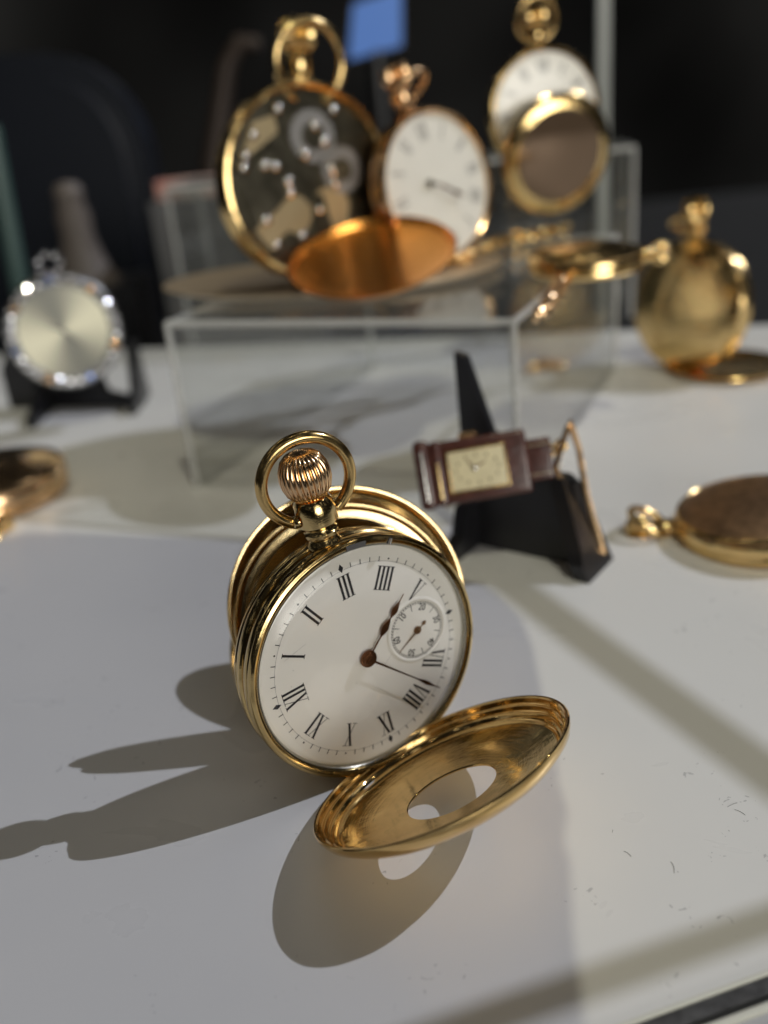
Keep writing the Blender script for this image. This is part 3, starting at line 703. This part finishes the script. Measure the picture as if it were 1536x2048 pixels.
# shallow gold tray under the watches on the riser
tcx = at(660, 560, RZ)
bm = lathe([(0, .6), (52, .6), (60, 1.2), (66, 3.0), (67.5, 3.2), (67.5, 2.6), (60, .3), (52, 0), (0, 0)], 96)
bm.transform(Matrix.Diagonal((1, .62, 1, 1)))
o = obj('oval_tray', bm, mat('beige_gold', (.62, .49, .33), .42, .8, bump=.3, bscale=60), None, (tcx.x, tcx.y, RZ)); o.rotation_euler = (0, 0, math.radians(-12))
tag(o, 'shallow oval gold tray under the open watches on the front riser', 'tray')

# ------------------------------------------------------------------ chains
def chain(label, pts, ln, rad, m, group):
    pts = [Vector(p) for p in pts]; r = empty('watch_chain', label, 'chain', pts[0], None, group)
    L = [0.0]
    for a, b_ in zip(pts, pts[1:]): L.append(L[-1] + (b_ - a).length)
    k = int(L[-1] / (ln * .72)); bm = bmesh.new()
    tube(bm, [(ln * .5 * math.cos(t_), ln * .32 * math.sin(t_), 0) for t_ in [2 * PI * i / 14 for i in range(14)]], rad, 8, True)
    proto = None
    for i in range(k):
        s_ = L[-1] * (i + .5) / k; j = max(q for q in range(len(L) - 1) if L[q] <= s_)
        f = (s_ - L[j]) / (L[j + 1] - L[j]); p = pts[j].lerp(pts[j + 1], f); d = (pts[j + 1] - pts[j]).normalized()
        if proto is None: o_ = proto = obj('link', bm, m, r)
        else:
            o_ = bpy.data.objects.new('link', proto.data); COL.objects.link(o_); o_.parent = r
        o_.location = (p - pts[0]) * K
        y_ = Vector((0, 0, 1)).cross(d).normalized(); z_ = d.cross(y_)
        o_.rotation_euler = (frame(d, y_, z_) @ Matrix.Rotation((PI / 3 if i % 2 else -PI / 6) + random.uniform(-.2, .2), 3, 'X')).to_euler()
    return r
CG = 'gold watch chains'
chain('gold link chain running along the riser beside the white dial watch', [at(x, y, TZ) for x, y in ((905, 520), (960, 500), (1010, 478), (1070, 470), (1135, 455))], 6.5, 1.0, BGGOLD, CG)
chain('gold link chain hanging down the right front corner of the acrylic riser', [at(1135, 520, RZ + 1.5), at(1120, 570, RZ + 1.5), at(1095, 612, RZ + 1.5), at(1075, 632, RZ + 1.5)], 6.5, .9, ROSE, CG)
chain('coarse gold chain end at the left edge of the table beside the rose gold watch', [at(-30, 1010, 2), at(5, 1022, 2), at(8, 1055, 2), at(-30, 1075, 2)], 7, 1.3, BGGOLD, CG)
chain('gold chain lying on the table behind the riser leg at right', [at(1060, 735, 2), at(1095, 728, 2), at(1125, 735, 2)], 6, 1.0, BGGOLD, CG)

# ------------------------------------------------------------------ wristwatch on a black easel
A = at(935, 1112, 0); B = at(1150, 1160, 0)
uu = (B - A).normalized(); ww = Vector((uu.y, -uu.x, 0))
if ww.y > 0: ww = -ww
up = Vector((0, 0, 1)); wl = (B - A).length
es = empty('watch_easel', 'black acrylic easel holding the brown wristwatch', 'watch stand', A)
A0 = A.copy(); es.location = (A - ww * 9) * K
pl = (up * math.cos(.04) - ww * math.sin(.04) - uu * .08).normalized()
bm = bmesh.new()
prism(bm, [(-4, 0), (wl, 0), (wl - 2.5, 24), (wl - 12, 29), (7.5, 36), (1.2, 57), (-2.2, 58)], frame(uu, pl, uu.cross(pl)), (0, 0, 0), 2.6); 
obj('back_panel', bm, BLACK, es, smooth=False)
def prong(name, c, h, foot, back, th, topw, lean=0.0):
    bm = bmesh.new(); prism(bm, [(-back, 0), (foot, 0), (foot, 4.5), (topw + 1.5, 7), (topw - 4, h), (topw - 9, h), (-6.5, h - 4)], frame(ww, up - uu * lean, ww.cross(up)), c, th)
    obj(name, bm, BLACK, es, smooth=False)
prong('prong', uu * (-2.4) + ww * 1.5, 24, 13, 12, 3.8, 7)
prong('prong', uu * (wl + 2.2), 26, 9.5, 7, 4.4, 6, .42)
# the wristwatch
wc = ray_at(945, 938, 236); 
bx = (ray_at(1055, 917, 234) - ray_at(835, 953, 236)).normalized()
bn = Vector((-.20, -.93, .33)); bn = (bn - bx * bn.dot(bx)).normalized(); by = bn.cross(bx)
ws = empty('wristwatch', 'small rectangular wristwatch with cream dial and brown leather strap on the black easel', 'wristwatch', wc, frame(bx, by, bn))
bm = bmesh.new(); box(bm, (1.5, 0, -1), (28, 17.5, 5), None, 1.4); obj('case', bm, LEATHER, ws)
bm = bmesh.new(); box(bm, (-13.2, 0.2, -1.4), (4.6, 19.4, 6.2), None, 1.9); obj('strap_loop', bm, LEATHER, ws)
bm = bmesh.new(); box(bm, (-9.2, 0.1, -.8), (3.2, 18.2, 5.6), None, 1.4); obj('strap_loop', bm, LEATHER, ws)
bm = bmesh.new(); box(bm, (17, -.3, -1.6), (10, 11.5, 3.2), None, 1.0); obj('strap', bm, LEATHER, ws)
bm = bmesh.new()
for q in ((1.4, 5.6, 16.4, .5), (1.4, -5.6, 16.4, .5)): box(bm, (q[0], q[1], 1.6), (q[2], q[3], .7), None, .12)
for q in (-6.5, 9.3): box(bm, (q, 0, 1.6), (.5, 11.7, .7), None, .12)
obj('dial_frame', bm, BGGOLD, ws)
bm = bmesh.new(); tube(bm, [(-13.3, -7, 1.5), (-13.3, 0, 1.75), (-13.3, 7, 1.5)], .55, 10); obj('keeper_bar', bm, STEEL, ws)
bm = bmesh.new(); tube(bm, [(-9.3, -7, 1.9), (-9.3, 0, 2.0), (-9.3, 3, 1.9)], .5, 10); obj('keeper_bar', bm, BGGOLD, ws)
bm = bmesh.new()
for k in range(13):
    for sy in (-4.3, 3.7): tube(bm, [(12.6 + k * .7, sy, .05), (13.0 + k * .7, sy, .08)], .13, 6)
obj('stitching', bm, CREAM, ws)
bm = bmesh.new(); box(bm, (1.4, 0, 1.65), (15.2, 10.6, .5), None, .2); d_ = obj('dial', bm, CREAM, ws)
bm = bmesh.new()
for i in range(12):
    a = i * PI / 6; poly(bm, [(1.4 + 5.9 * math.cos(a) - .25, 3.9 * math.sin(a) - .5), (1.4 + 5.9 * math.cos(a) + .25, 3.9 * math.sin(a) - .5), (1.4 + 5.9 * math.cos(a) + .25, 3.9 * math.sin(a) + .5), (1.4 + 5.9 * math.cos(a) - .25, 3.9 * math.sin(a) + .5)], 1.93)
obj('hour_marks', bm, mat('brown_print', (.30, .23, .10), .4), d_, smooth=False)
bm = lathe([(0, 2.7), (.6, 2.5), (.9, 2.0)], 16); obj('hand_boss', bm, STEEL, ws, (.6, .2, 0))
bm = bmesh.new(); tube(bm, [(0, 0, 2.1), (3.2, 1.6, 2.1)], .16, 6); tube(bm, [(0, 0, 2.3), (-1.5, 2.2, 2.3)], .16, 6); obj('watch_hands', bm, COPPER, ws, (.6, .2, 0))
bm = bmesh.new(); tube(bm, [(-2.5, 9.3, -.5), (2.5, 9.3, -.5)], 1.1, 16); obj('winding_crown', bm, ROSE, ws)
for q in ((-9, -9.4), (20.5, -5.5)):
    bm = bmesh.new(); tube(bm, [(q[0], q[1], -2), (q[0] + 3.5, q[1] + (1.0 if q[0] < 0 else 3.0), -2)], .8, 10); obj('spring_bar', bm, STEEL, ws)
bm = bmesh.new()
for q in ((21.5, 1.6, -1), (24.6, 2.4, -1)):
    tube(bm, [(q[0] + 1.4 * math.cos(t_), q[1] + 1.4 * math.sin(t_), q[2]) for t_ in [2 * PI * i / 16 for i in range(16)]], .55, 10, True)
obj('strap_ring', bm, BGGOLD, ws)
# gold clasp loop standing at the strap's end
cp = [ray_at(x, y, dd) for x, y, dd in ((1140, 842, 234), (1158, 900, 234), (1172, 985, 232), (1205, 1108, 229), (1180, 1092, 229), (1140, 1010, 231), (1112, 935, 233), (1122, 895, 234))]
bm = bmesh.new(); fine = []
for i in range(len(cp)):
    for k in range(5): fine.append(cp[i].lerp(cp[(i + 1) % len(cp)], k / 5))
Rw = frame(bx, by, bn).transposed()
tube(bm, [Rw @ (p - wc) for p in fine], 1.0, 10, True, flat=.55)
obj('clasp', bm, ROSE, ws)

# ------------------------------------------------------------------ diamond pendant watch on a black stand at left
dc = ray_at(128, 662, 415)
RD = disc_frame(math.radians(16), math.radians(8), 0); rd = 27.0
bs = at(150, 830, 0)
dw = empty('jewelled_watch', 'round watch with silvery dial and diamond-set bezel on a black stand at left', 'watch', dc, RD); dw.scale = (.95, .95, .95)
def dp(nm, bm, m, par=None, loc=None, **k): return obj(nm, bm, m, par or dw, loc, **k)
dp('case', lathe([(20.5, 0), (21, 1.2), (25.5, 1.4), (26.8, 0), (26.5, -3), (22, -6), (0, -7)], 64), mat('dark_steel', (.16, .16, .16), .3, 1.0))
DM = bpy.data.materials.new('pinwheel_dial'); DM.use_nodes = True; t = DM.node_tree; b = t.nodes['Principled BSDF']
b.inputs['Metallic'].default_value = .35; b.inputs['Roughness'].default_value = .42
tcn = N(t, 'ShaderNodeTexCoord'); s_ = N(t, 'ShaderNodeSeparateXYZ'); t.links.new(tcn.outputs['Object'], s_.inputs[0])
an = math_n(t, 'ARCTAN2', s_.outputs[1], s_.outputs[0]); sn = math_n(t, 'MULTIPLY_ADD', math_n(t, 'SINE', math_n(t, 'MULTIPLY_ADD', an, 2.0, 1.0)), .5, .5)
mx = N(t, 'ShaderNodeMix', data_type='RGBA'); t.links.new(sn, mx.inputs[0]); mx.inputs[6].default_value = (.16, .16, .14, 1); mx.inputs[7].default_value = (.60, .58, .45, 1)
t.links.new(mx.outputs[2], b.inputs['Base Color'])
dl = dp('dial', lathe([(0, .4), (20.6, .3), (20.6, -.5)], 64), DM)
dp('hour_hand', hand((-7, 4), [], .6, .9, .2, n=4), INK, smooth=False); dp('minute_hand', hand((8, -10), [], .5, 1.2, .2, n=4), INK, smooth=False)
bm = bmesh.new(); bmesh.ops.create_icosphere(bm, subdivisions=2, radius=2.45)
g0 = None
for i in range(30):
    a = 2 * PI * i / 30
    if g0 is None: g0 = g = dp('gemstone', bm, GEM, loc=(23.4 * math.cos(a), 23.4 * math.sin(a), 1.6), smooth=False)
    else:
        g = bpy.data.objects.new('gemstone', g0.data if i % 4 else g0.data.copy())
        if i % 4 == 0: g.data.materials[0] = GEMS[1 + (i // 4) % 2]
        COL.objects.link(g); g.parent = dw; g.location = Vector((23.4 * math.cos(a), 23.4 * math.sin(a), 1.6)) * K
    g.rotation_euler = (random.uniform(0, 3), random.uniform(0, 3), random.uniform(0, 3))
bm = bmesh.new()
for i in range(7):
    a = 2 * PI * i / 7; q = bmesh.ops.create_icosphere(bm, subdivisions=2, radius=1.8)
    for v in q['verts']: v.co += Vector((5 * math.cos(a), 31 + 4.5 * math.sin(a), .5))
dp('bow', bm, GEM, smooth=False)
st = empty('watch_easel', 'black stand with splayed foot under the diamond-set watch at left', 'watch stand', (bs.x, bs.y, 0))
bm = bmesh.new(); prism(bm, [(-40, 0), (34, 0), (33, 4), (16, 8), (10, 34), (-10, 40), (-30, 34), (-40, 20)], frame((.96, -.28, 0), (0, 0, 1), (-.28, -.96, 0)), (0, 14, 0), 4)
obj('back_panel', bm, BLACK, st, smooth=False)
for sx, ln_ in ((-16, 26), (30, 20)):
    bm = bmesh.new(); prism(bm, [(-14, 0), (ln_, 0), (ln_, 5), (8, 9), (0, 30), (-8, 30)], frame((0, -1, 0), (0, 0, 1), (1, 0, 0)), (sx, 10, 0), 4)
    obj('prong', bm, BLACK, st, smooth=False)

# ------------------------------------------------------------------ dark room beyond
FL = mat('dark_floor', (0.004, 0.004, 0.0042), .6)
bm = bmesh.new(); box(bm, (0, 3600, -820), (9000, 9000, 20)); o = obj('floor', bm, FL, smooth=False); o['kind'] = 'structure'
# black leather chair back at left
def rounded_slab(name, w_, h_, d_, m, loc, rotz, par=None, bev=0.12):
    bm = bmesh.new(); box(bm, (0, 0, h_ / 2), (w_, d_, h_), None, min(w_, h_, d_) * .45)
    o_ = obj(name, bm, m, par, loc); o_.rotation_euler = (0, 0, rotz); return o_
tl = ray_at(40, 110, 1000); rr_ = ray_at(306, 330, 1000)
ch = empty('leather_chair', 'dark navy leather chair back with rounded top, blurred behind the table at left', 'chair', (rr_.x - 230, 1010, -810))
bm = bmesh.new(); H_ = tl.z + 810; outl = []
for a in range(0, 91, 9): outl.append((230 - 90 + 90 * math.cos(math.radians(a)), H_ - 100 + 100 * math.sin(math.radians(a))))
outl += [(-140, H_ + 12)]
for a in range(90, 181, 9): outl.append((-170 + 60 * math.cos(math.radians(a)), H_ - 60 + 60 * math.sin(math.radians(a))))
outl += [(-230, 430), (230, 430)]
prism(bm, outl, frame((1, 0, 0), (0, 0, 1), (0, -1, 0)), (0, 0, 0), 90)
bmesh.ops.bevel(bm, geom=[e for e in bm.edges if e.calc_face_angle(0) > 1.0], offset=22, segments=4, affect='EDGES')
obj('backrest', bm, NAVY, ch)
bm = bmesh.new(); box(bm, (0, -200, 440), (440, 460, 90), None, 30); obj('seat', bm, NAVY, ch)
for sx in (-190, 190):
    for sy in (-380, 10):
        bm = bmesh.new(); tube(bm, [(sx, sy, 0), (sx * .97, sy, 400)], 16, 12); obj('leg', bm, BLACK, ch)
# pale figure, blurred
pp = ray_at(175, 565, 760)
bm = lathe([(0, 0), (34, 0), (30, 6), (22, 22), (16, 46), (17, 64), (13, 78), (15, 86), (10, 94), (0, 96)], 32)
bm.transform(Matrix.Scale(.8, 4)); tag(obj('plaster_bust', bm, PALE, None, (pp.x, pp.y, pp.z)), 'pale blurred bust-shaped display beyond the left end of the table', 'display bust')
bm = bmesh.new(); box(bm, (0, 0, 0), (90, 70, pp.z + 810)); tag(obj('bust_plinth', bm, BLACK, None, (pp.x, pp.y, (pp.z - 810) / 2), smooth=False), 'dark plinth under the pale bust beyond the table at left', 'plinth')
# grey counter behind the riser with a red card
gc = ray_at(385, 440, 700); gt = ray_at(385, 385, 720)
bm = bmesh.new(); box(bm, (0, 0, 0), (120, 60, gt.z + 805)); cn_ = tag(obj('grey_counter', bm, mat('grey_counter', (.16, .16, .17), .5, var=.2), None, (gc.x + 25, 760, (gt.z - 815) / 2), smooth=False), 'grey counter end seen behind the left of the back riser', 'counter')
rc = ray_at(385, 352, 745)
bm = bmesh.new(); box(bm, (0, 0, 0), (56, 20, 14), None, 2); tag(obj('folded_leaflet', bm, mat('pink_paper', (.55, .24, .20), .6, var=.4, col2=(.5, .46, .42), vscale=30), None, (rc.x, 745, gt.z - 5 + 7)), 'pinkish folded leaflet on the grey counter behind the riser', 'leaflet')
# blue screen
sc_ = ray_at(748, 55, 1500); sb = empty('monitor', 'small blue lit screen glowing in the dark room at the top', 'monitor', (sc_.x, 1500, -810))
hz = sc_.z + 810
bm = bmesh.new(); prism(bm, [(-44, -42), (40, -30), (46, 48), (-30, 34)], frame((1, 0, 0), (0, 0, 1), (0, -1, 0)), (0, 0, hz), 10); obj('housing', bm, BLACK, sb, smooth=False)
bm = bmesh.new(); prism(bm, [(-41, -39), (37, -27), (43, 45), (-27, 31)], frame((1, 0, 0), (0, 0, 1), (0, -1, 0)), (0, -6, hz), 1); obj('screen', bm, mat('blue_screen', (.02, .05, .1), .4, emis=(.085, .21, .60), emis_s=.6), sb, smooth=False)
bm = bmesh.new(); tube(bm, [(0, 6, 0), (0, 6, hz - 30)], 14, 12); obj('stand', bm, BLACK, sb)
# glass edges of the case
def post(label, a, b_, dist, wpx, m, name='glass_case_edge'):
    p = ray_at(*a, dist); q = ray_at(*b_, dist); wd = wpx / F * dist
    zt = max(p.z, q.z) + 30; x0 = q.x
    bm = bmesh.new(); box(bm, (0, 0, (zt - 0) / 2), (wd, 4, zt), None, .5)
    return tag(obj(name, bm, m, None, (x0, dist, 0), smooth=False), label, 'glass edge')
post('tall grey glass corner edge of the case behind the right-hand gold watch', (1192, 20), (1205, 300), 505, 26, mat('grey_glass_edge', (.20, .215, .205), .3))
p = ray_at(-20, 250, 585); q = ray_at(38, 560, 585)
bm = bmesh.new(); tube(bm, [(p.x, p.y, p.z), (q.x, q.y, q.z), (q.x + (q.x - p.x) * .5, q.y, 0)], 6.0, 8)
tag(obj('glass_case_edge', bm, GLEDGE), 'greenish glass edge leaning at the far left behind the diamond-set watch', 'glass edge')
# brown curved arm in the dark
cpts = [ray_at(x, y, 1100) for x, y in ((425, 330), (440, 230), (455, 130), (480, 85), (520, 90))]
br0 = Vector((cpts[0].x, cpts[0].y, -810))
bm = bmesh.new(); tube(bm, [Vector((-40, 0, 0)), Vector((-10, 0, 500))] + [c - br0 for c in cpts], [22, 18, 13, 11, 10, 9, 8], 12)
tag(obj('lamp_arm', bm, mat('brown_metal', (.035, .022, .016), .5), None, br0), 'dark brown curved lamp arm, blurred in the room behind the movement watch', 'lamp')
# a few fibres on the table top
LINT = mat('lint', (.12, .12, .13), .8)
for i, (x, y, ln_, a) in enumerate(((1255, 1708, 1.6, 2.2), (1345, 1735, 2.4, 1.5), (1465, 1610, 2.2, .3), (1480, 1625, 2.0, 2.3), (1205, 1548, .5, 0), (1225, 1662, .6, 1.2))):
    p = at(x, y, .06); bm = bmesh.new()
    tube(bm, [(ln_ * (k / 5 - .5) * math.cos(a) + .12 * ln_ * math.sin(k * .6) * math.sin(a), ln_ * (k / 5 - .5) * math.sin(a) + .1 * ln_ * math.sin(k * .5), 0) for k in range(6)], .035, 5)
    tag(obj('lint_fibre', bm, LINT, None, (p.x, p.y, .05)), 'tiny dark fibre on the bare white table right of the watch', 'lint', 'fibres on the table')
